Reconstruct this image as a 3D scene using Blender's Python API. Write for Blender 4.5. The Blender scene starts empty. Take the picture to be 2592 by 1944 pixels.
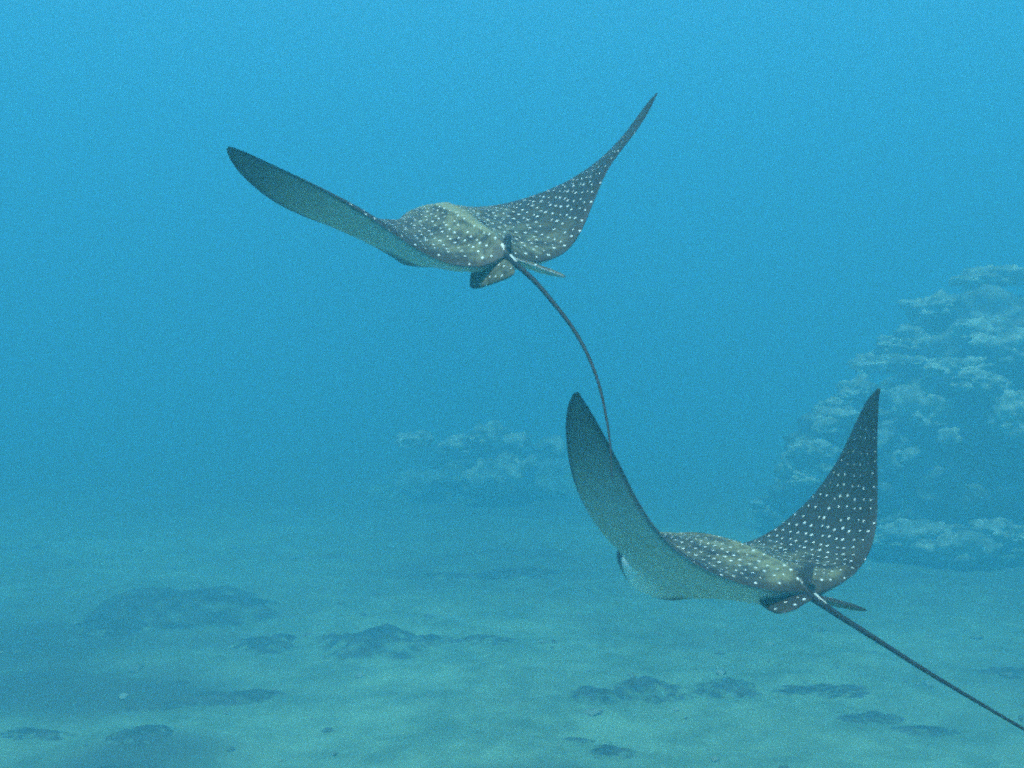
import bpy, bmesh, math, random
import numpy as np
from mathutils import Vector, Matrix, noise

S = bpy.context.scene
C = S.collection
R_ = math.radians

# ------------------------------------------------------------------ camera
CAM_Z = 2.2
PITCH = R_(-2.7)
HFOV = R_(45)
cam_d = bpy.data.cameras.new('camera')
cam_d.sensor_width = 36.0
cam_d.angle = HFOV
cam_d.clip_start = 0.05
cam_d.clip_end = 500.0
cam = bpy.data.objects.new('camera', cam_d)
C.objects.link(cam)
cam.location = (0, 0, CAM_Z)
cam.rotation_euler = (math.pi / 2 + PITCH, 0, 0)
S.camera = cam

# ------------------------------------------------------------------ sky and sun
SUN_EL, SUN_AZ = R_(66), R_(205)      # azimuth clockwise from +Y (view direction)
world = bpy.data.worlds.new('World')
S.world = world
world.use_nodes = True
wn = world.node_tree
wn.nodes.clear()
sky = wn.nodes.new('ShaderNodeTexSky')
sky.sky_type = 'NISHITA'
sky.sun_disc = False
sky.sun_elevation = SUN_EL
sky.sun_rotation = SUN_AZ
bg = wn.nodes.new('ShaderNodeBackground')
bg.inputs['Strength'].default_value = 0.12
wo = wn.nodes.new('ShaderNodeOutputWorld')
wn.links.new(sky.outputs[0], bg.inputs['Color'])
wn.links.new(bg.outputs[0], wo.inputs['Surface'])
sl = bpy.data.lights.new('sun', 'SUN')
sl.energy = 4.5
sl.angle = R_(6.0)                    # softened by the rippled surface above
sl.color = (1.0, 0.96, 0.88)
so = bpy.data.objects.new('sun', sl)
C.objects.link(so)
sd = Vector((math.sin(SUN_AZ) * math.cos(SUN_EL), math.cos(SUN_AZ) * math.cos(SUN_EL), math.sin(SUN_EL)))
so.rotation_euler = sd.to_track_quat('Z', 'Y').to_euler()
so.location = (0, 0, 30)

S.view_settings.view_transform = 'Standard'
S.view_settings.look = 'None'
S.view_settings.exposure = 1.31
S.view_settings.gamma = 1.0
S.render.engine = 'CYCLES'
S.cycles.use_denoising = False         # the photograph is grainy too
S.cycles.use_adaptive_sampling = True
S.cycles.adaptive_threshold = 0.25
S.cycles.adaptive_min_samples = 10
S.cycles.volume_bounces = 2
S.cycles.max_bounces = 6
S.cycles.diffuse_bounces = 2
S.cycles.glossy_bounces = 1
S.cycles.sample_clamp_indirect = 4.0
S.cycles.filter_width = 2.1

WATER_TOP = CAM_Z + 7.0
# scattering and total extinction per metre, red / green / blue
SCATTER = (0.0140, 0.0625, 0.0880)
EXTINCT = (0.172, 0.132, 0.130)
WATER_DENSITY = 0.172
WATER_COLOR = tuple(c / WATER_DENSITY for c in SCATTER)
WATER_ABSORB = tuple((1 - (e - c) / (WATER_DENSITY - c)) ** 2 for c, e in zip(SCATTER, EXTINCT))

# ------------------------------------------------------------------ helpers
FPX = 1296 / math.tan(HFOV / 2)       # focal length in photograph pixels
RC = Matrix.Rotation(PITCH, 3, 'X')
CAMP = Vector((0, 0, CAM_Z))


def cam_to_world(p):
    return RC @ Vector(p) + CAMP


def place(u, v, depth):
    """point standing at a distance in front of the lens (photograph pixels)"""
    return cam_to_world(((u - 1296) / FPX * depth, depth, (972 - v) / FPX * depth))


def on_ground(u, v, z=0.0):
    d = RC @ Vector(((u - 1296) / FPX, 1, (972 - v) / FPX))
    t = (z - CAM_Z) / d.z
    return CAMP + d * t


def tag(o, label=None, cat=None, group=None, kind=None):
    if label: o['label'] = label
    if cat: o['category'] = cat
    if group: o['group'] = group
    if kind: o['kind'] = kind
    return o


def mesh_obj(name, verts, faces, mat=None, parent=None, smooth=True):
    me = bpy.data.meshes.new(name)
    me.from_pydata([tuple(map(float, v)) for v in verts], [], faces)
    me.update()
    if smooth:
        me.polygons.foreach_set('use_smooth', [True] * len(me.polygons))
    o = bpy.data.objects.new(name, me)
    C.objects.link(o)
    if mat: me.materials.append(mat)
    if parent: o.parent = parent
    return o


class NT:
    def __init__(self, name):
        self.m = bpy.data.materials.new(name)
        self.m.use_nodes = True
        self.t = self.m.node_tree
        self.t.nodes.clear()
        self.out = self.t.nodes.new('ShaderNodeOutputMaterial')

    def n(self, typ, **kw):
        nd = self.t.nodes.new(typ)
        for k, v in kw.items():
            if k.startswith('i_'):
                nd.inputs[k[2:].replace('_', ' ')].default_value = v
            else:
                setattr(nd, k, v)
        return nd

    def l(self, a, b):
        self.t.links.new(a, b)

    def math(self, op, a, b=None, clamp=False):
        nd = self.n('ShaderNodeMath', operation=op)
        nd.use_clamp = clamp
        for i, x in enumerate((a, b)):
            if x is None: continue
            if isinstance(x, (int, float)): nd.inputs[i].default_value = x
            else: self.l(x, nd.inputs[i])
        return nd.outputs[0]

    def ramp(self, fac, lo, hi, a=0.0, b=1.0):
        nd = self.n('ShaderNodeMapRange', interpolation_type='SMOOTHSTEP')
        self.l(fac, nd.inputs['Value'])
        nd.inputs['From Min'].default_value = lo
        nd.inputs['From Max'].default_value = hi
        nd.inputs['To Min'].default_value = a
        nd.inputs['To Max'].default_value = b
        return nd.outputs['Result']

    def mix(self, fac, a, b):
        nd = self.n('ShaderNodeMix', data_type='RGBA')
        nd.clamp_factor = True
        if isinstance(fac, (int, float)): nd.inputs[0].default_value = fac
        else: self.l(fac, nd.inputs[0])
        for x, i in ((a, 6), (b, 7)):
            if isinstance(x, tuple): nd.inputs[i].default_value = (*x, 1)
            else: self.l(x, nd.inputs[i])
        return nd.outputs[2]

    def noise(self, vec, scale, detail=4, rough=0.55):
        nd = self.n('ShaderNodeTexNoise')
        nd.inputs['Scale'].default_value = scale
        nd.inputs['Detail'].default_value = detail
        nd.inputs['Roughness'].default_value = rough
        if vec is not None: self.l(vec, nd.inputs['Vector'])
        return nd.outputs['Fac']

    def principled(self, color, rough=0.6, spec=0.3, normal=None):
        p = self.n('ShaderNodeBsdfPrincipled')
        if isinstance(color, tuple): p.inputs['Base Color'].default_value = (*color, 1)
        else: self.l(color, p.inputs['Base Color'])
        p.inputs['Roughness'].default_value = rough
        p.inputs['Specular IOR Level'].default_value = spec
        if normal is not None: self.l(normal, p.inputs['Normal'])
        self.l(p.outputs[0], self.out.inputs['Surface'])
        return p

    def bump(self, h, dist, strength=1.0):
        b = self.n('ShaderNodeBump')
        b.inputs['Strength'].default_value = strength
        b.inputs['Distance'].default_value = dist
        self.l(h, b.inputs['Height'])
        return b.outputs[0]


# ------------------------------------------------------------------ materials
def sand_material():
    t = NT('sand')
    co = t.n('ShaderNodeNewGeometry').outputs['Position']
    big = t.noise(co, 0.32, 5, 0.6)
    mid = t.noise(co, 1.7, 5, 0.65)
    fine = t.noise(co, 14.0, 3)
    mot = t.noise(co, 4.2, 5, 0.7)
    base = t.mix(t.ramp(t.math('ADD', t.math('MULTIPLY', mid, 0.55), t.math('MULTIPLY', mot, 0.45)), 0.35, 0.66), SAND_A, SAND_B)
    f = t.math('MULTIPLY', t.ramp(big, 0.46, 0.64), t.ramp(mid, 0.36, 0.60))
    col = t.mix(t.math('MULTIPLY', f, 0.7), base, (0.10, 0.105, 0.075))
    alg_fade = t.n('ShaderNodeAttribute', attribute_name='algae_fade').outputs['Fac']
    ff = t.ramp(t.math('ADD', alg_fade, t.math('MULTIPLY', t.math('SUBTRACT', mid, 0.5), 1.1)), 0.15, 0.95)
    col = t.mix(t.math('MULTIPLY', ff, 0.85), col, (0.085, 0.088, 0.066))
    h = t.math('ADD', t.math('MULTIPLY', mid, 1.0), t.math('MULTIPLY', fine, 0.15))
    t.principled(col, 0.9, 0.1, t.bump(h, 0.035))
    return t.m


def weed_material():
    t = NT('weedy_rock')
    co = t.n('ShaderNodeNewGeometry').outputs['Position']
    cov = t.n('ShaderNodeAttribute', attribute_name='cover').outputs['Fac']
    mid = t.noise(co, 1.7, 5, 0.65)
    n1 = t.noise(co, 6.0, 5, 0.65)
    fine = t.noise(co, 22.0, 3)
    sand = t.mix(t.ramp(mid, 0.3, 0.7), SAND_A, SAND_B)
    weed = t.mix(t.ramp(n1, 0.3, 0.7), (0.038, 0.044, 0.032), (0.135, 0.145, 0.10))
    f = t.ramp(t.math('ADD', t.math('MULTIPLY', cov, 1.0), t.math('MULTIPLY', n1, 0.5)), 0.30, 1.25)
    t.principled(t.mix(f, sand, weed), 0.95, 0.08, t.bump(t.math('ADD', n1, t.math('MULTIPLY', fine, 0.3)), 0.06))
    return t.m


SAND_A, SAND_B = (0.145, 0.215, 0.120), (0.33, 0.46, 0.265)


def rock_material(name, dark, pale, lo, hi):
    t = NT(name)
    g = t.n('ShaderNodeNewGeometry')
    co = g.outputs['Position']
    sep = t.n('ShaderNodeSeparateXYZ')
    t.l(g.outputs['Normal'], sep.inputs[0])
    n1 = t.noise(co, 2.2, 6, 0.65)
    n2 = t.noise(co, 9.0, 4, 0.6)
    # pale coralline growth takes the upward ledges
    n3 = t.noise(co, 3.2, 5, 0.7)
    up = t.math('ADD', t.math('MULTIPLY', sep.outputs['Z'], 0.22), t.math('ADD', t.math('MULTIPLY', n1, 0.5), t.math('MULTIPLY', n3, 0.6)))
    f = t.ramp(up, lo, hi)
    col = t.mix(f, t.mix(n2, dark, tuple(c * 1.9 for c in dark)), t.mix(n2, tuple(c * 0.7 for c in pale), pale))
    # sand drifted against the foot
    sz = t.n('ShaderNodeSeparateXYZ')
    t.l(co, sz.inputs[0])
    foot = t.ramp(t.math('ADD', sz.outputs['Z'], t.math('MULTIPLY', n1, 0.7)), 0.25, 0.75, 1.0, 0.0)
    col = t.mix(foot, col, t.mix(n3, SAND_A, SAND_B))
    t.principled(col, 0.9, 0.15, t.bump(t.math('ADD', n1, t.math('MULTIPLY', n2, 0.4)), 0.16))
    return t.m


def coral_material():
    t = NT('pale_coral')
    co = t.n('ShaderNodeNewGeometry').outputs['Position']
    n1 = t.noise(co, 6.0, 4, 0.6)
    n2 = t.noise(co, 30.0, 3)
    col = t.mix(t.ramp(n1, 0.35, 0.68), (0.16, 0.185, 0.125), (0.60, 0.63, 0.46))
    t.principled(col, 0.9, 0.1, t.bump(t.math('ADD', n1, t.math('MULTIPLY', n2, .3)), 0.05))
    return t.m


def ray_material(name, seed, throat):
    """skin of a spotted eagle ray; 'rest' = flat-disc coordinates, 'info' = (distance to rim, span, tail)"""
    t = NT(name)
    rest = t.n('ShaderNodeAttribute', attribute_name='rest').outputs['Vector']
    inf = t.n('ShaderNodeAttribute', attribute_name='info').outputs['Vector']
    side = t.n('ShaderNodeAttribute', attribute_name='side').outputs['Fac']
    sp = t.n('ShaderNodeSeparateXYZ'); t.l(inf, sp.inputs[0])
    rim, span, tail = sp.outputs
    rs = t.n('ShaderNodeSeparateXYZ'); t.l(rest, rs.inputs[0])
    off = t.n('ShaderNodeVectorMath', operation='ADD')
    t.l(rest, off.inputs[0]); off.inputs[1].default_value = (seed, seed * 0.37, 0)
    rv = off.outputs[0]
    # upper side
    m1 = t.noise(rv, 9.0, 6, 0.72)
    m2 = t.noise(rv, 38.0, 3, 0.6)
    dark = t.mix(m2, (0.016, 0.013, 0.010), (0.056, 0.045, 0.029))
    core = t.ramp(span, 0.05, 0.46, 1.0, 0.0)
    pale = t.math('MULTIPLY', t.ramp(m1, 0.36, 0.72), t.math('ADD', t.math('MULTIPLY', core, 0.85), 0.06))
    ridge = t.math('MULTIPLY', t.ramp(span, 0.003, 0.030, 1.0, 0.0), t.ramp(rs.outputs['X'], -0.44, -0.34))
    pale = t.math('MAXIMUM', pale, t.math('MULTIPLY', ridge, t.ramp(m1, 0.25, 0.6, 0.45, 0.95)))
    pale = t.math('MULTIPLY', pale, t.ramp(rim, 0.012, 0.05, 0.15, 1.0))
    top = t.mix(pale, dark, (0.31, 0.30, 0.16))
    vo = t.n('ShaderNodeTexVoronoi', voronoi_dimensions='2D', feature='F1')
    vo.inputs['Scale'].default_value = 23.0
    vo.inputs['Randomness'].default_value = 0.44
    t.l(rv, vo.inputs['Vector'])
    cs = t.n('ShaderNodeSeparateColor'); t.l(vo.outputs['Color'], cs.inputs[0])
    # spots shrink towards the rim and the wing tip
    rad = t.math('MULTIPLY', t.ramp(rim, 0.0, 0.16, 0.098, 0.132), t.ramp(span, 0.45, 0.98, 1.0, 0.50))
    rad = t.math('MULTIPLY', rad, t.math('ADD', t.math('MULTIPLY', cs.outputs[0], 0.5), 0.74))
    rel = t.math('DIVIDE', vo.outputs['Distance'], rad)
    spot = t.ramp(rel, 0.45, 1.25, 1.0, 0.0)
    spot = t.math('MULTIPLY', spot, t.ramp(cs.outputs[1], 0.05, 0.09))
    spot = t.math('MULTIPLY', spot, t.math('SUBTRACT', 1.0, tail))
    spot = t.math('MULTIPLY', spot, t.ramp(span, 0.84, 0.93, 1.0, 0.0))
    mark = t.math('MULTIPLY', t.math('MULTIPLY', t.ramp(rs.outputs['X'], -0.478, -0.470), t.ramp(rs.outputs['X'], -0.462, -0.456, 1.0, 0.0)), t.ramp(span, 0.006, 0.012, 1.0, 0.0))
    spot = t.math('MAXIMUM', spot, t.math('MULTIPLY', mark, t.ramp(tail, 0.3, 0.6, 1.0, 0.0)))
    top = t.mix(spot, top, (0.88, 0.90, 0.84))
    # lower side: white belly, grey wings, dark rim
    g1 = t.noise(rv, 16.0, 4, 0.6)
    bel = t.mix(t.ramp(span, 0.12, 0.42), (0.62, 0.62, 0.60), (0.50, 0.50, 0.47))
    bel = t.mix(t.ramp(span, 0.40, 0.95), bel, (0.095, 0.095, 0.095))
    bel = t.mix(t.math('MULTIPLY', t.ramp(g1, 0.45, 0.7), 0.22), bel, (0.06, 0.06, 0.06))
    snout = t.math('MULTIPLY', t.ramp(rs.outputs['X'], 0.40, 0.58), t.ramp(rim, 0.0, 0.11, 1.0, 0.25))
    bel = t.mix(snout, bel, (0.055, 0.055, 0.06))
    bel = t.mix(t.math('MULTIPLY', t.ramp(rim, 0.004, 0.034, 1.0, 0.0), t.ramp(span, 0.25, 0.6, 0.5, 0.85)), bel, (0.030, 0.030, 0.034))
    # white throat behind the mouth, darker stripe beside the midline
    xx, ss = rs.outputs['X'], rs.outputs['Y']
    thr = t.math('MULTIPLY', t.math('MULTIPLY', t.ramp(xx, 0.20, 0.36), t.ramp(xx, 0.50, 0.54, 1.0, 0.0)), t.ramp(span, 0.13, 0.19, 1.0, 0.0))
    if throat:
        bel = t.mix(thr, bel, (0.90, 0.91, 0.88))
    else:
        bel = t.mix(t.math('MULTIPLY', t.math('MULTIPLY', t.ramp(xx, 0.16, 0.30), t.ramp(span, 0.15, 0.24, 1.0, 0.0)), 0.9), bel, (0.035, 0.035, 0.035))
    mid_stripe = t.math('MULTIPLY', t.math('MULTIPLY', t.ramp(xx, 0.10, 0.22), t.ramp(xx, 0.33, 0.42, 1.0, 0.0)), t.math('MULTIPLY', t.ramp(ss, -0.10, -0.06), t.ramp(ss, 0.01, 0.05, 1.0, 0.0)))
    bel = t.mix(t.math('MULTIPLY', mid_stripe, 0.85), bel, (0.05, 0.05, 0.055))
    col = t.mix(side, bel, top)
    col = t.mix(tail, col, t.mix(m2, (0.010, 0.010, 0.011), (0.028, 0.027, 0.025)))
    t.principled(col, 0.55, 0.30, t.bump(m2, 0.004, 0.5))
    return t.m


def plain(name, a, b, rough=0.5, scale=40):
    t = NT(name)
    co = t.n('ShaderNodeNewGeometry').outputs['Position']
    t.principled(t.mix(t.noise(co, scale, 3), a, b), rough, 0.4)
    return t.m


M_SAND = sand_material()
M_ROCK = rock_material('reef_rock', (0.030, 0.036, 0.028), (0.42, 0.45, 0.32), 0.60, 0.86)
M_DARK = weed_material()
M_CORAL = coral_material()
M_SPINE = plain('spine_bone', (0.55, 0.56, 0.50), (0.75, 0.75, 0.68), 0.4)
M_EYE = plain('eye_black', (0.010, 0.010, 0.012), (0.03, 0.03, 0.03), 0.15)

# ------------------------------------------------------------------ sea floor
def fbm(p, oct=5):
    return noise.fractal(Vector(p), 1.0, 2.0, oct)


def ground_z(x, y):
    z = 0.09 * fbm((x * 0.16, y * 0.16, 3.1), 4) + 0.05 * fbm((x * 0.8, y * 0.8, 7.7), 3)
    z += 0.012 * math.sin(y * 9 + 3 * fbm((x * 0.5, y * 0.5, 1.0), 2) + x * 1.5)
    return z - 0.05


# turf algae grows in drifts: display x, y, half width, half depth (metres), amount
DRIFTS = [(120, 1640, 0.9, 0.35, 1.0), (330, 1580, 0.5, 0.25, .7), (150, 1480, 0.9, 0.5, .8), (480, 1480, .8, .3, .4), (60, 1380, 1.2, .9, .7),
          (300, 1290, 1.6, 1.3, .4), (2150, 1450, 1.2, .6, .5), (1800, 1330, 1.2, .8, .4), (1150, 1230, 2.0, 1.6, .4), (1250, 1640, .5, .2, .6),
          (2000, 1250, 2.0, 1.0, .3), (1900, 1540, .9, .3, .35)]
DRIFTS = [(on_ground(a * 2592 / 2212, b * 2592 / 2212), c, d, e) for a, b, c, d, e in DRIFTS]


def algae_fade(x, y):
    # floor colour darkens further out, painted so the far edge melts into haze
    u = min(1.0, max(0.0, (y - 7.0 + 0.12 * x - 1.5 * fbm((x * 0.3, y * 0.3, 5.0), 3)) / 11.0))
    flat = 0.85 * u * u * (3 - 2 * u)
    if not 3 < y < 20: return flat if y > 3 else 0.0
    return min(1.0, flat + sum(e * math.exp(-((x - g.x) / c) ** 2 - ((y - g.y) / d) ** 2) for g, c, d, e in DRIFTS))


def sea_floor():
    ys = np.concatenate([np.linspace(-20, 3, 24), np.linspace(3.1, 18, 230), np.linspace(18.4, 110, 110)])
    xs = np.concatenate([np.linspace(-70, -9, 50), np.linspace(-8.9, 8.9, 200), np.linspace(9, 70, 50)])
    nx, ny = len(xs), len(ys)
    V = [(x, y, ground_z(x, y)) for y in ys for x in xs]
    Fc = [(j * nx + i, j * nx + i + 1, (j + 1) * nx + i + 1, (j + 1) * nx + i) for j in range(ny - 1) for i in range(nx - 1)]
    o = mesh_obj('sea_floor', V, Fc, M_SAND)
    val = [algae_fade(x, y) for (x, y, z) in V]
    at = o.data.attributes.new('algae_fade', 'FLOAT', 'POINT')
    at.data.foreach_set('value', val)
    tag(o, 'pale sandy sea floor with low ripples and darker patches', 'sea floor', kind='structure')


sea_floor()


def rock_mesh(name, seed, sx, sy, sz, sub=4, rough=0.35, ridged=True, flat=-0.35):
    bm = bmesh.new()
    bmesh.ops.create_icosphere(bm, subdivisions=sub, radius=1.0)
    o3 = Vector((seed * 13.7, seed * 5.1, seed * 2.3))
    for v in bm.verts:
        n = v.co.normalized()
        a = noise.fractal(n * 1.3 + o3, 1.0, 2.0, 3)
        b = noise.fractal(n * 4.0 + o3, 0.8, 2.1, 4)
        r = 1 + rough * a + rough * 0.45 * b
        if ridged:
            r += rough * 0.7 * (abs(noise.noise(n * 2.6 + o3)) - 0.25)
        p = n * r
        if p.z < flat: p.z = flat + (p.z - flat) * 0.15
        v.co = Vector((p.x * sx, p.y * sy, p.z * sz))
    me = bpy.data.meshes.new(name)
    bm.to_mesh(me)
    bm.free()
    me.polygons.foreach_set('use_smooth', [True] * len(me.polygons))
    return me


def rock(name, loc, size, seed, mat, parent=None, rotz=0, **kw):
    me = rock_mesh(name, seed, *size, **kw)
    me.materials.append(mat)
    o = bpy.data.objects.new(name, me)
    C.objects.link(o)
    if parent:
        o.parent = parent
        o.location = Vector(loc) - parent.location
    else:
        o.location = loc
    o.rotation_euler = (0, 0, rotz)
    return o


# ------------------------------------------------------------------ reef at the right
K = 2592 / 2212
rng = random.Random(5)


def empty(name, loc, rot=None):
    o = bpy.data.objects.new(name, None)
    C.objects.link(o)
    o.location = loc
    return o


reef = empty('rocky_reef', on_ground(2100 * K, 1215 * K))
tag(reef, 'large craggy reef wall crusted with pale coral, fading behind the lower ray', 'reef')
# rock masses: display x, y of the centre, depth, half width, half height (display px), depth half size (m)
masses = [
    (2200, 900, 13.4, 250, 250, 1.8), (2350, 930, 12.8, 260, 280, 1.8), (2090, 975, 12.9, 190, 160, 1.2),
    (1965, 955, 13.0, 130, 125, 0.9), (1840, 1000, 12.6, 120, 120, 0.8), (2020, 1100, 12.6, 160, 110, 0.9),
    (2220, 1050, 12.3, 170, 130, 0.9), (1790, 1080, 12.8, 110, 80, 0.8), (2135, 755, 13.4, 110, 115, 1.0),
    (1890, 1130, 12.4, 130, 60, 0.6), (2090, 1175, 12.1, 150, 42, 0.6), (2260, 1180, 11.9, 140, 46, 0.6),
    (1900, 915, 13.2, 100, 70, 0.8), (1770, 985, 12.9, 70, 60, 0.6), (1730, 1110, 12.9, 90, 45, 0.7),
    (2560, 960, 12.6, 260, 320, 2.0), (2800, 940, 13.0, 280, 380, 2.2), (3080, 980, 13.4, 300, 380, 2.2),
]
for i, (dx, dy, D, w, h, dd) in enumerate(masses):
    s = K * D / FPX
    rock('rock', place(dx * K, dy * K, D), (w * s, dd, h * s), 3 + i * 1.7, M_ROCK, reef,
         rotz=rng.uniform(-0.4, 0.4), sub=5, rough=0.30, flat=-0.9)
# pale coral plates on its ledges
plates = [
    (2000, 885, 42, 30), (1915, 790, 60, 14), (2075, 800, 60, 14), (1730, 1010, 36, 16), (1755, 1035, 40, 10),
    (1820, 905, 46, 12), (1790, 925, 26, 10), (1760, 975, 40, 12), (1850, 840, 34, 10), (1940, 745, 40, 10),
    (2020, 665, 46, 14), (2140, 605, 60, 12), (2190, 760, 46, 22), (2130, 830, 54, 14), (2190, 900, 34, 24),
    (1940, 985, 44, 14), (1895, 960, 22, 16), (2075, 1188, 66, 22), (1990, 1160, 50, 16), (1920, 1155, 44, 14),
    (2170, 1150, 60, 14), (2050, 945, 24, 12), (1965, 850, 40, 10), (2110, 720, 40, 14), (1995, 735, 30, 12),
]


def coral_head(dx, dy, w, h, i, parent, D0=None):
    # stand the colony on whatever rock lies there: the nearest mass in front
    D = D0
    if D is None:
        best = 14.0
        for (mx, my, mD, mw, mh, dd) in masses:
            e = ((dx - mx) / mw) ** 2 + ((dy - my) / mh) ** 2
            if e < 0.98:
                best = min(best, mD - dd * math.sqrt(1 - e))
            elif e < 1.7:
                best = min(best, mD)
        D = best - 0.02
    s = K * D / FPX
    o = rock('coral_head', place(dx * K, dy * K, D), (w * s * 1.25, w * s, h * s * 1.9), 40 + i * 2.3, M_CORAL, parent,
             rotz=rng.uniform(-1, 1), sub=4 if w > 30 else 3, rough=0.55, flat=-0.5)
    return o


for i, (dx, dy, w, h) in enumerate(plates):
    coral_head(dx, dy, w, h, i, reef)

ridges = [
    [(1775, 905), (1800, 882), (1850, 845), (1882, 802), (1920, 780), (1960, 775), (2010, 790), (2060, 800), (2110, 825), (2150, 850), (2205, 870)],
    [(1930, 752), (1962, 730), (2000, 668), (2030, 650), (2062, 664), (2130, 606), (2162, 600), (2204, 602)],
    [(1702, 1005), (1740, 990), (1772, 970), (1792, 960)], [(1712, 1042), (1745, 1024), (1802, 1012)],
    [(1905, 950), (1930, 980), (1972, 1002)], [(2180, 905), (2195, 930), (2205, 950)], [(2120, 740), (2180, 755), (2210, 790)],
    [(1900, 1166), (1960, 1160), (2010, 1170), (2040, 1186), (2080, 1200), (2120, 1190), (2150, 1160), (2205, 1150)],
]
q = 0
for line in ridges:
    for (ax, ay), (bx, by) in zip(line[:-1], line[1:]):
        m = max(1, int(math.hypot(bx - ax, by - ay) / 26))
        for k in range(m):
            f_ = (k + rng.random() * 0.6) / m
            coral_head(ax + (bx - ax) * f_ + rng.uniform(-5, 5), ay + (by - ay) * f_ + rng.uniform(-6, 8),
                       rng.uniform(13, 26), rng.uniform(6, 12), 80 + q, reef)
            q += 1

# ------------------------------------------------------------------ low outcrop behind, between the rays
far = empty('rocky_outcrop', on_ground(1060 * K, 1105 * K))
tag(far, 'low faint coral outcrop far off, left of the lower ray', 'reef')
D = 16.5
s = K * D / FPX
for i, (dx, dy, w, h, dd) in enumerate([(1070, 1075, 120, 52, 1.0), (960, 1065, 110, 60, 0.9), (1180, 1065, 100, 60, 0.9),
                                         (880, 1080, 80, 45, 0.7), (1040, 1005, 80, 40, 0.8)]):
    rock('rock', place(dx * K, dy * K, D + 0.4 * i * 0.3), (w * s, dd, h * s), 71 + i * 3.1, M_ROCK, far, rotz=i, sub=4, rough=0.4, flat=-0.8)
for i, (dx, dy, w, h) in enumerate([(1070, 1032, 56, 34), (1120, 1005, 30, 16), (1052, 942, 36, 12), (985, 962, 30, 12),
                                     (895, 955, 34, 12), (1185, 972, 30, 14), (1120, 955, 26, 10)]):
    coral_head(dx, dy, w, h, 60 + i, far, D - 0.95)

# ------------------------------------------------------------------ loose rocks on the sand
# display x, y of the base, width, height, label
stones = [
    (365, 1325, 310, 125, 'broad dark rock mound on the sand at far left'),
    (475, 1300, 120, 45, 'small dark rock at the right foot of the broad left mound'),
    (235, 1345, 120, 36, 'low dark rock left of the broad left mound'),
    (565, 1385, 110, 42, 'dark rock midway between the broad left mound and the central mound'),
    (815, 1400, 185, 105, 'rounded dark rock mound on the sand below the upper ray'),
    (735, 1375, 80, 40, 'small rock touching the left side of the rounded central mound'),
    (920, 1378, 100, 42, 'low rock touching the right side of the rounded central mound'),
    (1050, 1382, 110, 32, 'flat dark rock lying right of the rounded central mound'),
    (1110, 1242, 200, 26, 'far flat rock patch just under the distant outcrop'),
    (940, 1240, 130, 24, 'far flat rock patch left of the one under the outcrop'),
    (386, 1455, 34, 24, 'tiny pebble-like rock above the flat pair on the left sand'),
    (440, 1495, 120, 30, 'left stone of a flat pair on the left sand'),
    (530, 1490, 120, 34, 'right stone of a flat pair on the left sand'),
    (340, 1505, 100, 20, 'thin flat stone left of the flat pair'),
    (1290, 1505, 110, 52, 'dark stone at the left of the cluster under the lower ray'),
    (1405, 1500, 150, 82, 'largest dark stone of the cluster under the lower ray'),
    (1460, 1500, 60, 30, 'small stone at the right of the cluster under the lower ray'),
    (1585, 1495, 110, 46, 'lone dark stone right of the cluster under the lower ray'),
    (1790, 1490, 190, 26, 'long flat stone below the tail base of the lower ray'),
    (1850, 1540, 60, 26, 'small stone left of the tilted flat stones near the tail'),
    (1905, 1530, 90, 30, 'middle stone under the tail of the lower ray'),
    (2000, 1560, 120, 30, 'tilted flat stone nearest under the tail of the lower ray'),
    (300, 1575, 110, 50, 'dark stone near the bottom left corner'),
    (215, 1650, 200, 46, 'large dark rock at the bottom left edge of the photo'),
    (370, 1672, 130, 40, 'dark rock cut by the bottom edge, right of the corner rock'),
    (1330, 1612, 80, 44, 'small upright stone near the bottom centre'),
    (1185, 1668, 160, 36, 'flat dark rock cut by the bottom edge at centre'),
    (1250, 1580, 60, 16, 'very small stone above the small upright one near bottom centre'),
    (2190, 1455, 100, 30, 'low rock at the right edge above the long tail'),
    (60, 1560, 140, 30, 'flat dark stone at the left edge of the photo'),
]


def buried_rock(x0, y0, rx, ry_, h, seed, rot):
    """weed-covered rock half sunk in the sand: it slopes out under the drifted grains"""
    NA, NRR = 56, 22
    V, Fc, cov = [], [], []
    o3 = Vector((seed * 3.7, seed * 1.3, seed))
    cr, sr = math.cos(rot), math.sin(rot)
    for i in range(NRR + 1):
        for k in range(NA):
            a = 2 * math.pi * k / NA
            r = 1.35 * i / NRR
            px, py = r * math.cos(a), r * math.sin(a)
            q = Vector((px, py, 0))
            wob = 1 + 0.40 * noise.fractal(Vector((math.cos(a), math.sin(a), 0)) * 1.2 + o3, 1.0, 2.0, 4)
            e = r / max(0.35, wob)
            prof = max(0.0, 1 - e * e) ** 0.8 if e < 1 else 0.0
            lump = 1 + 0.55 * noise.fractal(q * 2.2 + o3, 0.9, 2.0, 5)
            X, Y = px * rx, py * ry_
            wx, wy = x0 + X * cr - Y * sr, y0 + X * sr + Y * cr
            z = ground_z(wx, wy) + h * prof * lump - 0.004 - 0.03 * max(0, e - 1)
            V.append((wx - x0, wy - y0, z))
            cov.append(max(0.0, min(1.0, 0.75 * algae_fade(wx, wy) + (1.25 - e) * 1.0 + 0.95 * noise.fractal(q * 3.4 + o3, 0.8, 2.0, 4))))
    for i in range(NRR):
        for k in range(NA):
            Fc.append((i * NA + k, (i + 1) * NA + k, (i + 1) * NA + (k + 1) % NA, i * NA + (k + 1) % NA))
    o = mesh_obj('seabed_rock', V, Fc, M_DARK)
    o.location = (x0, y0, 0)
    at = o.data.attributes.new('cover', 'FLOAT', 'POINT')
    at.data.foreach_set('value', cov)
    return o


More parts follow.
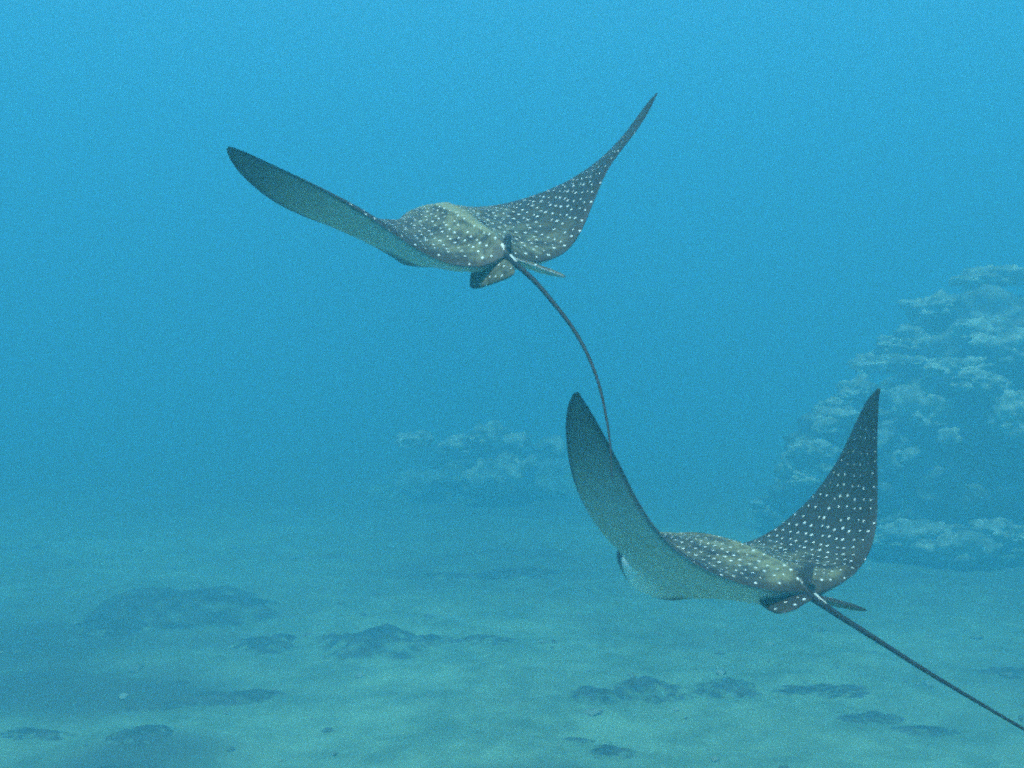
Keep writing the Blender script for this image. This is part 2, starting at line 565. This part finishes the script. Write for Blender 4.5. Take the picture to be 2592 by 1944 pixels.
for i, (dx, dy, w, h, lab) in enumerate(stones):
    g = on_ground(dx * K, dy * K)
    s = K * g.y / FPX
    rx = 0.68 * w * s
    el = math.atan2(CAM_Z, g.y)
    # image height = rock height plus the foreshortened depth of its footprint
    dep = min(rx * 0.9, 0.5 * h * s / math.sin(el) * 0.9)
    hh = 0.30 * h * s
    tag(buried_rock(g.x, g.y + dep * 0.7, rx, dep, hh, 100 + i * 1.9, rng.uniform(-0.25, 0.25)), lab, 'rock', 'loose rocks on the sandy floor')

# coral rubble strewn over the sand: too many and too small to count
def rubble():
    bm = bmesh.new()
    r2 = random.Random(11)
    n = 0
    while n < 500:
        y = r2.uniform(4.2, 13.0)
        x = r2.uniform(-0.55, 0.55) * y
        dens = 0.10 + 1.2 * max(0.0, fbm((x * 0.55, y * 0.55, 9.0), 3)) + 0.5 * algae_fade(x, y)
        if r2.random() > dens: continue
        sc = 0.008 + 0.030 * r2.random() ** 4
        M = Matrix.Translation((x, y, ground_z(x, y) + sc * 0.15)) @ Matrix.Rotation(r2.uniform(0, 6.3), 4, 'Z') @ Matrix.Diagonal((sc * r2.uniform(1, 2.2), sc * r2.uniform(.8, 1.5), sc * r2.uniform(.4, .8), 1))
        v = bmesh.ops.create_icosphere(bm, subdivisions=1, radius=1.0, matrix=M)['verts']
        for q in v: q.co += Vector((r2.uniform(-.25, .25), r2.uniform(-.25, .25), r2.uniform(-.2, .2))) * sc
        n += 1
    me = bpy.data.meshes.new('coral_rubble')
    bm.to_mesh(me); bm.free()
    o = bpy.data.objects.new('coral_rubble', me)
    C.objects.link(o)
    t = NT('rubble')
    co = t.n('ShaderNodeNewGeometry').outputs['Position']
    t.principled(t.mix(t.ramp(t.noise(co, 5.0, 3), 0.35, 0.65), (0.12, 0.135, 0.095), (0.36, 0.40, 0.28)), 0.95, 0.08)
    me.materials.append(t.m)
    tag(o, 'small broken coral rubble strewn over the sand', 'rubble', kind='stuff')


rubble()

# ------------------------------------------------------------------ eagle rays
SK = np.array([0, .05, .09, .11, .13, .2, .35, .5, .65, .8, .9, .96, 1.0])
LEK = np.array([.66, .645, .59, .51, .42, .38, .30, .21, .10, -.03, -.125, -.195, -.262])
TK = np.array([0, .1, .2, .3, .4, .5, .65, .8, .9, .96, 1.0])
TEK = np.array([-.50, -.50, -.475, -.42, -.36, -.31, -.265, -.255, -.262, -.27, -.282])
KN = np.array([0, .25, .5, .75, 1.0])
RSC = 0.64
HALF = 0.8 * RSC                            # half span in metres


def pchip(xk, yk, x):
    h = np.diff(xk); d = np.diff(yk) / h
    m = np.zeros(len(xk))
    for i in range(1, len(xk) - 1):
        if d[i - 1] * d[i] > 0:
            w1 = 2 * h[i] + h[i - 1]; w2 = h[i] + 2 * h[i - 1]
            m[i] = (w1 + w2) / (w1 / d[i - 1] + w2 / d[i])
    m[-1] = d[-1]
    i = np.clip(np.searchsorted(xk, x) - 1, 0, len(xk) - 2)
    t = (x - xk[i]) / h[i]
    return ((1 + 2 * t) * (1 - t) ** 2 * yk[i] + t * (1 - t) ** 2 * h[i] * m[i]
            + t * t * (3 - 2 * t) * yk[i + 1] + t * t * (t - 1) * h[i] * m[i + 1])


def spl(y, s):
    h = .25; n = 5
    M = np.zeros((n, n)); r = np.zeros(n); M[0, 0] = M[-1, -1] = 1
    for i in range(1, n - 1):
        M[i, i - 1] = h; M[i, i] = 4 * h; M[i, i + 1] = h
        r[i] = 6 * ((y[i + 1] - y[i]) / h - (y[i] - y[i - 1]) / h)
    m = np.linalg.solve(M, r)
    i = np.clip((s / h).astype(int), 0, n - 2)
    a = (KN[i + 1] - s) / h; b = 1 - a
    return a * y[i] + b * y[i + 1] + ((a ** 3 - a) * m[i] + (b ** 3 - b) * m[i + 1]) * h * h / 6


def rotv(w):
    t = np.linalg.norm(w) + 1e-12; k = w / t
    Kx = np.array([[0, -k[2], k[1]], [k[2], 0, -k[0]], [-k[1], k[0], 0]])
    return np.eye(3) + np.sin(t) * Kx + (1 - np.cos(t)) * Kx @ Kx


R0 = np.stack([[-.6, .8, 0], [-.8, -.6, 0], [0, 0, 1.]], 1)


class Ray:
    """an eagle ray in its own axes: x forward, y left, z up, unit = half span"""

    def __init__(self, p):
        p = np.array(p)
        self.t, self.w = p[0:3] * RSC, p[3:6]
        self.th = [p[6:11], p[16:21]]
        self.ph = [p[11:16], p[21:26]]
        self.d, self.cam = p[26:29], p[29:31]
        self.Rm = rotv(self.w) @ R0
        sg = np.linspace(0, 1, 401)
        self.sg = sg
        self.cur = []
        for k in (0, 1):
            th = spl(self.th[k], sg)
            y = np.concatenate([[0], np.cumsum((np.cos(th[1:]) + np.cos(th[:-1])) / 2 / 400)])
            z = np.concatenate([[0], np.cumsum((np.sin(th[1:]) + np.sin(th[:-1])) / 2 / 400)])
            self.cur.append((th, spl(self.ph[k], sg), y, z))

    def LE(self, s):
        return pchip(SK, LEK, s) + self.d[0] * s * s + self.d[1] * np.sin(np.pi * s) * np.clip((s - .11) / .04, 0, 1)

    def TE(self, s):
        return pchip(TK, TEK, s) + self.d[0] * s * s + self.d[2] * np.sin(np.pi * s)

    def bend(self, x, s, h):
        """flat disc point (x, signed span s, height h above the mid surface) -> bent local point"""
        out = np.zeros((len(x), 3))
        a = np.abs(s)
        le, te = self.LE(a), self.TE(a)
        xp = np.minimum(.55 * le + .45 * te, 0.05)
        for k, sgn in ((0, 1), (1, -1)):
            m = (s >= 0) if k == 0 else (s < 0)
            th, ph, y, z = [np.interp(a[m], self.sg, q) for q in self.cur[k]]
            # the stiff trunk does not bend sharply along the midline
            dx = x[m] - xp[m]
            c = self.cam[k] * a[m] * (dx * dx - .04)
            nn = dx * np.sin(ph) + c + h[m] * np.cos(ph)
            out[m, 0] = xp[m] + dx * np.cos(ph) - h[m] * np.sin(ph)
            out[m, 1] = sgn * (y - np.sin(th) * nn)
            out[m, 2] = z + np.cos(th) * nn
        return out

    def to_cam(self, L):
        return (np.asarray(L) * HALF) @ self.Rm.T + self.t

    def from_image(self, u, v, p0, n):
        """where the sight line through a photograph pixel meets a plane given in local axes"""
        d = np.array([(u - 1296) / FPX, 1, (972 - v) / FPX])
        o = (-self.t) @ self.Rm / HALF
        dl = d @ self.Rm / HALF
        k = np.dot(np.array(p0) - o, n) / np.dot(dl, n)
        return o + k * dl


def thickness(x, s, rim, chin, crown):
    a = np.abs(s)
    Ht = pchip(np.array([-.55, -.5, -.3, -.05, .15, .35, .5, .6, .67]), np.array([.02, .026, .058, .098 + crown * .5, .108 + crown * .9, .096 + crown, .080 + crown * .8, .056 + crown * .4, .035]), np.clip(x, -.54, .665))
    Hb = pchip(np.array([-.55, -.5, -.3, -.05, .15, .35, .5, .6, .67]), np.array([.012, .02, .045, .062, .07 + chin * .6, .088 + chin, .085 + chin * .7, .06 + chin * .3, .03]), np.clip(x, -.54, .665))
    wb = np.interp(x, [-.5, -.2, .1, .4, .6], [.10, .15, .17, .13, .12])
    g = np.exp(-(a / wb) ** 2 * 0.8)
    wt = np.interp(x, [-.5, -.2, .1, .4, .6], [.11, .19, .25, .20, .13])
    gt = np.exp(-(a / wt) ** 2 * 0.8)
    wing = 0.028 * np.clip(1 - a, 0, 1) ** 0.8 + 0.005
    r = np.where(x > .40, .075, .045 + .05 * np.exp(-(a / .2) ** 2))
    r = np.minimum(r, np.maximum(.02, .5 * (1.05 - a)))
    q = np.clip(rim / r, 0, 1)
    e = np.clip(1 - (1 - q) ** 2, 0, 1)
    e = np.where(x > .36, np.sqrt(e), np.sqrt(e) * np.clip((x - .26) / .1, 0, 1) + e * (1 - np.clip((x - .26) / .1, 0, 1)))
    # a narrow raised keel along the back
    keel = 0.012 * np.exp(-(a / .028) ** 2) * np.clip((x + .5) / .15, 0, 1) * np.clip((.3 - x) / .2, 0, 1)
    return (Ht * gt + wing * .6 + keel) * e, (Hb * g + wing * .5) * e


def build_ray(P, label, seed, tail_track, left_fin, right_fin, fin_tilt, dorsal_h, spine_len, chin, crown, dark_fin):
    ry = Ray(P)
    V, Fc, REST, INFO, SIDE = [], [], [], [], []

    def add(verts, faces, rest, info, side):
        o = len(V)
        V.extend(verts); REST.extend(rest); INFO.extend(info)
        Fc.extend([tuple(i + o for i in f) for f in faces]); SIDE.extend(side)

    # ---- disc, wings and head
    half = np.concatenate([np.linspace(0, .085, 12)[:-1], np.linspace(.085, .14, 16)[:-1], np.linspace(.14, .9, 62)[:-1], np.linspace(.9, .999, 16)])
    S_ = np.concatenate([-half[:0:-1], half])
    NU = 72
    U = (1 - np.cos(np.linspace(0, np.pi, NU))) / 2 * 0.55 + np.linspace(0, 1, NU) * 0.45
    A = np.abs(S_)
    le, te = ry.LE(A), ry.TE(A)
    X = le[:, None] * (1 - U) + te[:, None] * U
    SS = np.repeat(S_[:, None], NU, 1)
    # distance to the rim in the flat disc
    rimp = np.concatenate([np.stack([le, S_], 1), np.stack([te, S_], 1)[::-1]])
    a = rimp; b = np.roll(rimp, -1, 0); ab = b - a; L2 = (ab * ab).sum(1) + 1e-12
    pts = np.stack([X.ravel(), SS.ravel()], 1)
    rim = np.full(len(pts), 9.)
    for k in range(len(a)):
        tt = np.clip(((pts - a[k]) @ ab[k]) / L2[k], 0, 1)
        dd = pts - a[k] - tt[:, None] * ab[k]
        rim = np.minimum(rim, (dd * dd).sum(1))
    rim = np.sqrt(rim)
    top, bot = thickness(pts[:, 0], pts[:, 1], rim, chin, crown)
    PT = ry.bend(pts[:, 0], pts[:, 1], top)
    PB = ry.bend(pts[:, 0], pts[:, 1], -bot)
    n = len(S_)
    idx = np.arange(n * NU).reshape(n, NU)
    inner = np.zeros((n, NU), bool); inner[1:-1, 1:-1] = True
    bi = idx.copy(); cnt = n * NU; bmap = []
    for i in range(n):
        for j in range(NU):
            if inner[i, j]:
                bi[i, j] = cnt; cnt += 1; bmap.append(idx[i, j])
    verts = list(PT) + [PB[q] for q in bmap]
    allp = list(range(n * NU)) + bmap
    rest = [(pts[q, 0], pts[q, 1], 0) for q in allp]
    info = [(rim[q], abs(pts[q, 1]), 0) for q in allp]
    faces, side = [], []
    for i in range(n - 1):
        for j in range(NU - 1):
            faces.append((idx[i, j], idx[i, j + 1], idx[i + 1, j + 1], idx[i + 1, j])); side.append(1.0)
            faces.append((bi[i, j], bi[i + 1, j], bi[i + 1, j + 1], bi[i, j + 1])); side.append(0.0)
    add(verts, [tuple(int(q) for q in f) for f in faces], rest, info, side)

    # ---- tail
    root = ry.to_cam(np.array([[-.44, 0, .012]]))[0]
    ctl = [root] + [np.array([(u - 1296) / FPX * D, D, (972 - v) / FPX * D]) for (u, v, D) in [(q[0], q[1], q[2] * RSC) for q in tail_track]]
    ctl = np.array(ctl)
    k = np.concatenate([[0], np.cumsum(np.linalg.norm(np.diff(ctl, axis=0), axis=1))])
    NTL = 140
    tt = np.linspace(0, k[-1], NTL)
    cen = np.stack([np.interp(tt, k, ctl[:, c]) for c in range(3)], 1)
    for _ in range(60):
        cen[1:-1] = .25 * cen[:-2] + .5 * cen[1:-1] + .25 * cen[2:]
    cl = (cen - ry.t) @ ry.Rm / HALF
    tan = np.gradient(cl, axis=0); tan /= np.linalg.norm(tan, axis=1)[:, None]
    vs, fs, NR = [], [], 12
    upv = np.array([0, 0, 1.])
    for i in range(NTL):
        sd_ = np.cross(upv, tan[i]); sd_ /= np.linalg.norm(sd_); u2 = np.cross(tan[i], sd_)
        q = i / (NTL - 1)
        r = 0.0026 + 0.0078 * (1 - q) ** 1.1 + 0.020 * math.exp(-q * 20)
        r *= 1 + .10 * noise.noise(Vector((i * .35, seed, 0)))
        if q > .97: r *= (1 - q) / .03 * .8 + .2
        for m in range(NR):
            an = 2 * math.pi * m / NR
            vs.append(cl[i] + r * (math.cos(an) * sd_ + math.sin(an) * u2))
    for i in range(NTL - 1):
        for m in range(NR):
            fs.append((i * NR + m, i * NR + (m + 1) % NR, (i + 1) * NR + (m + 1) % NR, (i + 1) * NR + m))
    fs.append(tuple(range(NR))[::-1]); fs.append(tuple((NTL - 1) * NR + m for m in range(NR)))
    add(vs, fs, [(v[0], v[1], 0) for v in vs], [(.1, .1, min(1, (i // NR) / 8)) for i in range(len(vs))], [1.0] * len(fs))

    # ---- fins: lens-section lobes rooted in the trunk
    def lobe(outline, thick, tail=0.0, axes=None, rim_=.055):
        o = np.array(outline); n_ = len(o)
        cpt = o.mean(0)
        nv = np.zeros(3)
        for i in range(n_): nv += np.cross(o[i] - cpt, o[(i + 1) % n_] - cpt)
        nv /= np.linalg.norm(nv)
        if nv[2] < 0: nv = -nv
        vs = [tuple(q) for q in o]; rings = [1.0, .93, .75, .5, .2]
        for sg in (1, -1):
            for r_ in rings[1:]:
                for q in o: vs.append(tuple(cpt + (q - cpt) * r_ + nv * sg * thick * math.sqrt(1 - r_ ** 2)))
        fs, side = [], []
        for b_, sg in ((0, 1), (1, -1)):
            prev = list(range(n_))
            for r_ in range(4):
                base = n_ + b_ * 4 * n_ + r_ * n_
                cur = list(range(base, base + n_))
                for i in range(n_):
                    f = (prev[i], prev[(i + 1) % n_], cur[(i + 1) % n_], cur[i])
                    fs.append(f if sg > 0 else f[::-1]); side.append(1.0 if sg > 0 else 0.0)
                prev = cur
            fs.append(tuple(prev) if sg > 0 else tuple(prev[::-1])); side.append(1.0 if sg > 0 else 0.0)
        info = []
        for v in vs:
            info.append((rim_, .45 if dark_fin else .22, tail))
        if axes is None:
            flat = [(v[0], v[2], 0) for v in vs]
        else:
            flat = [(v[0], float(np.dot(v, axes)), 0) for v in vs]
        add(vs, fs, flat, info, side)

    def smooth_loop(c, per=7):
        c = np.array(c); n_ = len(c); out = []
        for i in range(n_):
            p0, p1, p2, p3 = c[i - 1], c[i], c[(i + 1) % n_], c[(i + 2) % n_]
            for q in range(per):
                t_ = q / per
                out.append(.5 * (2 * p1 + (p2 - p0) * t_ + (2 * p0 - 5 * p1 + 4 * p2 - p3) * t_ ** 2 + (3 * p1 - p0 - 3 * p2 + p3) * t_ ** 3))
        return out

    for sgn, poly, tilt in ((1, left_fin, fin_tilt[0]), (-1, right_fin, fin_tilt[1])):
        # outline in fin axes: a back from the root, b outwards along the tilted span
        ca, sa = math.cos(tilt), math.sin(tilt)
        out = [(-.42 - a_, sgn * (.02 + b_ * ca), -.012 - b_ * sa) for a_, b_ in poly]
        lobe(smooth_loop(out), .012, 0.0, np.array([0, sgn * ca, -sa]), 0.0 if dark_fin and sgn < 0 else .055)
    # dorsal fin: small hooked blade on the tail base
    dfin = [(-.425, 0, .02), (-.455, 0, .045 + dorsal_h * .6), (-.490, 0, .05 + dorsal_h), (-.510, 0, .048 + dorsal_h), (-.508, 0, .04), (-.50, 0, .015)]
    lobe([tuple(q) for q in smooth_loop(dfin, 4)], .007, 0.9)

    # ---- whole animal
    root_o = empty('spotted_eagle_ray', cam_to_world(ry.t))
    MR = RC @ Matrix([[float(ry.Rm[i, j]) for j in range(3)] for i in range(3)])
    root_o.rotation_euler = MR.to_euler()
    root_o.scale = (HALF,) * 3
    tag(root_o, label, 'eagle ray', 'spotted eagle rays swimming over the sand')
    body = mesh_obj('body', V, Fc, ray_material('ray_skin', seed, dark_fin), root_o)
    me = body.data
    at = me.attributes.new('rest', 'FLOAT_VECTOR', 'POINT'); at.data.foreach_set('vector', np.array(REST, float).ravel())
    at = me.attributes.new('info', 'FLOAT_VECTOR', 'POINT'); at.data.foreach_set('vector', np.array(INFO, float).ravel())
    at = me.attributes.new('side', 'FLOAT', 'FACE'); at.data.foreach_set('value', np.array(SIDE, float))

    # ---- venomous spine lying on the tail base
    i0 = 10
    vs, fs = [], []
    NP = 16
    for q in range(NP):
        f_ = q / (NP - 1)
        pos = i0 + f_ * spine_len
        ii = int(pos); fr = pos - ii
        c = cl[ii] * (1 - fr) + cl[ii + 1] * fr
        tq = tan[ii]
        sd_ = np.cross(upv, tq); sd_ /= np.linalg.norm(sd_); u2 = np.cross(tq, sd_)
        qq = pos / (NTL - 1)
        rt = 0.0026 + 0.0078 * (1 - qq) ** 1.1 + 0.020 * math.exp(-qq * 20)
        wd = .0062 * (1 - f_ ** 3) + .0004
        up0 = abs(1) * (rt * .96)
        for (sx, hz) in ((-1, 0), (-.4, .0035), (.4, .0035), (1, 0)):
            vs.append(c + sd_ * wd * sx - u2 * 0 + u2 * (up0 + hz * (1 - f_)))
    for q in range(NP - 1):
        for m in range(4):
            fs.append((q * 4 + m, q * 4 + (m + 1) % 4, (q + 1) * 4 + (m + 1) % 4, (q + 1) * 4 + m))
    fs.append((3, 2, 1, 0)); fs.append(tuple((NP - 1) * 4 + m for m in range(4)))
    mesh_obj('tail_spine', vs, fs, M_SPINE, root_o)

    # ---- eyes on the sides of the head
    for sgn in (1, -1):
        bm = bmesh.new()
        bmesh.ops.create_uvsphere(bm, u_segments=16, v_segments=10, radius=1)
        for v in bm.verts: v.co = Vector((v.co.x * .030, v.co.y * .017, v.co.z * .024))
        me2 = bpy.data.meshes.new('eye'); bm.to_mesh(me2); bm.free()
        me2.polygons.foreach_set('use_smooth', [True] * len(me2.polygons))
        me2.materials.append(M_EYE)
        e = bpy.data.objects.new('eye', me2); C.objects.link(e); e.parent = root_o
        e.location = ry.bend(np.array([.52]), np.array([sgn * .106]), np.array([.004]))[0]
    return ry


PA = [-0.1663, 3.7952, 0.4159, 0.1847, -0.0082, -0.2311, -0.2248, 0.4435, 0.4061, 0.4353, 0.6477, -0.0189, 0.0115, -0.1246, -0.3451, -0.5578, -0.0242, 0.4237, 0.6266, 0.862, 1.3352, 0.0037, 0.1153, -0.0132, -0.2332, -0.1138, 0.0626, 0.0174, 0.0116, -0.7874, 0.0829]
PB = [0.5862, 3.4908, -0.5397, -0.1065, 0.1168, -0.2218, 0.023, 0.2872, 0.7357, 0.8335, 0.8607, -0.002, 0.07, 0.0615, -0.1554, -0.4038, 0.0771, 0.4657, 1.1119, 1.7543, 1.9941, 0.0297, -0.0351, -0.0115, -0.1577, -0.1735, -0.0259, -0.0037, 0.0128, 0.0912, 0.145]
build_ray(PA, 'spotted eagle ray gliding higher up with wide spread wings and curved tail', 0.0,
          [(1312, 674, 3.36), (1359, 715, 3.30), (1406, 773, 3.23), (1453, 832, 3.16), (1494, 908, 3.09), (1521, 984, 3.03),
           (1537, 1066, 2.97), (1546, 1125, 2.93), (1550, 1225, 2.88)],
          [(-.08, .03), (-.11, .07), (-.04, .125), (.03, .135), (.118, .108), (.225, .06), (.21, .03), (.115, 0), (0, -.01)],
          [(-.02, .02), (.03, .06), (.14, .10), (.25, .11), (.29, .10), (.22, .05), (.14, 0), (.05, -.01)],
          (0.80, 0.50), .03, 8, -.016, .040, False)
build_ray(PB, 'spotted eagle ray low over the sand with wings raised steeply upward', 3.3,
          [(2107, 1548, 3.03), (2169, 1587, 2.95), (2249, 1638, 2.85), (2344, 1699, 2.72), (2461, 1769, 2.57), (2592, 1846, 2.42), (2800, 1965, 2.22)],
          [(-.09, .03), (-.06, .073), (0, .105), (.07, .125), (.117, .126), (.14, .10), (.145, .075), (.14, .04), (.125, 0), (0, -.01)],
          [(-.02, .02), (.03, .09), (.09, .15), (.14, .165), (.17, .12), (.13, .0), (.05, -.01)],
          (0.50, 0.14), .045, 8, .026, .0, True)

# ------------------------------------------------------------------ sea water
bm = bmesh.new()
bmesh.ops.create_cube(bm, size=1.0)
for v in bm.verts:
    v.co = Vector((v.co.x * 150, 45 + v.co.y * 140, (WATER_TOP if v.co.z > 0 else -1.6)))
me = bpy.data.meshes.new('haze')
bm.to_mesh(me); bm.free()
hz = bpy.data.objects.new('haze', me)
C.objects.link(hz)
t = NT('sea_water')
pv = t.n('ShaderNodeVolumePrincipled')
pv.inputs['Color'].default_value = (*WATER_COLOR, 1)
pv.inputs['Density'].default_value = WATER_DENSITY
pv.inputs['Absorption Color'].default_value = (*WATER_ABSORB, 1)
pv.inputs['Anisotropy'].default_value = 0.0
t.l(pv.outputs[0], t.out.inputs['Volume'])
me.materials.append(t.m)
tag(hz, 'blue green sea water filling the whole view', 'water', kind='stuff')
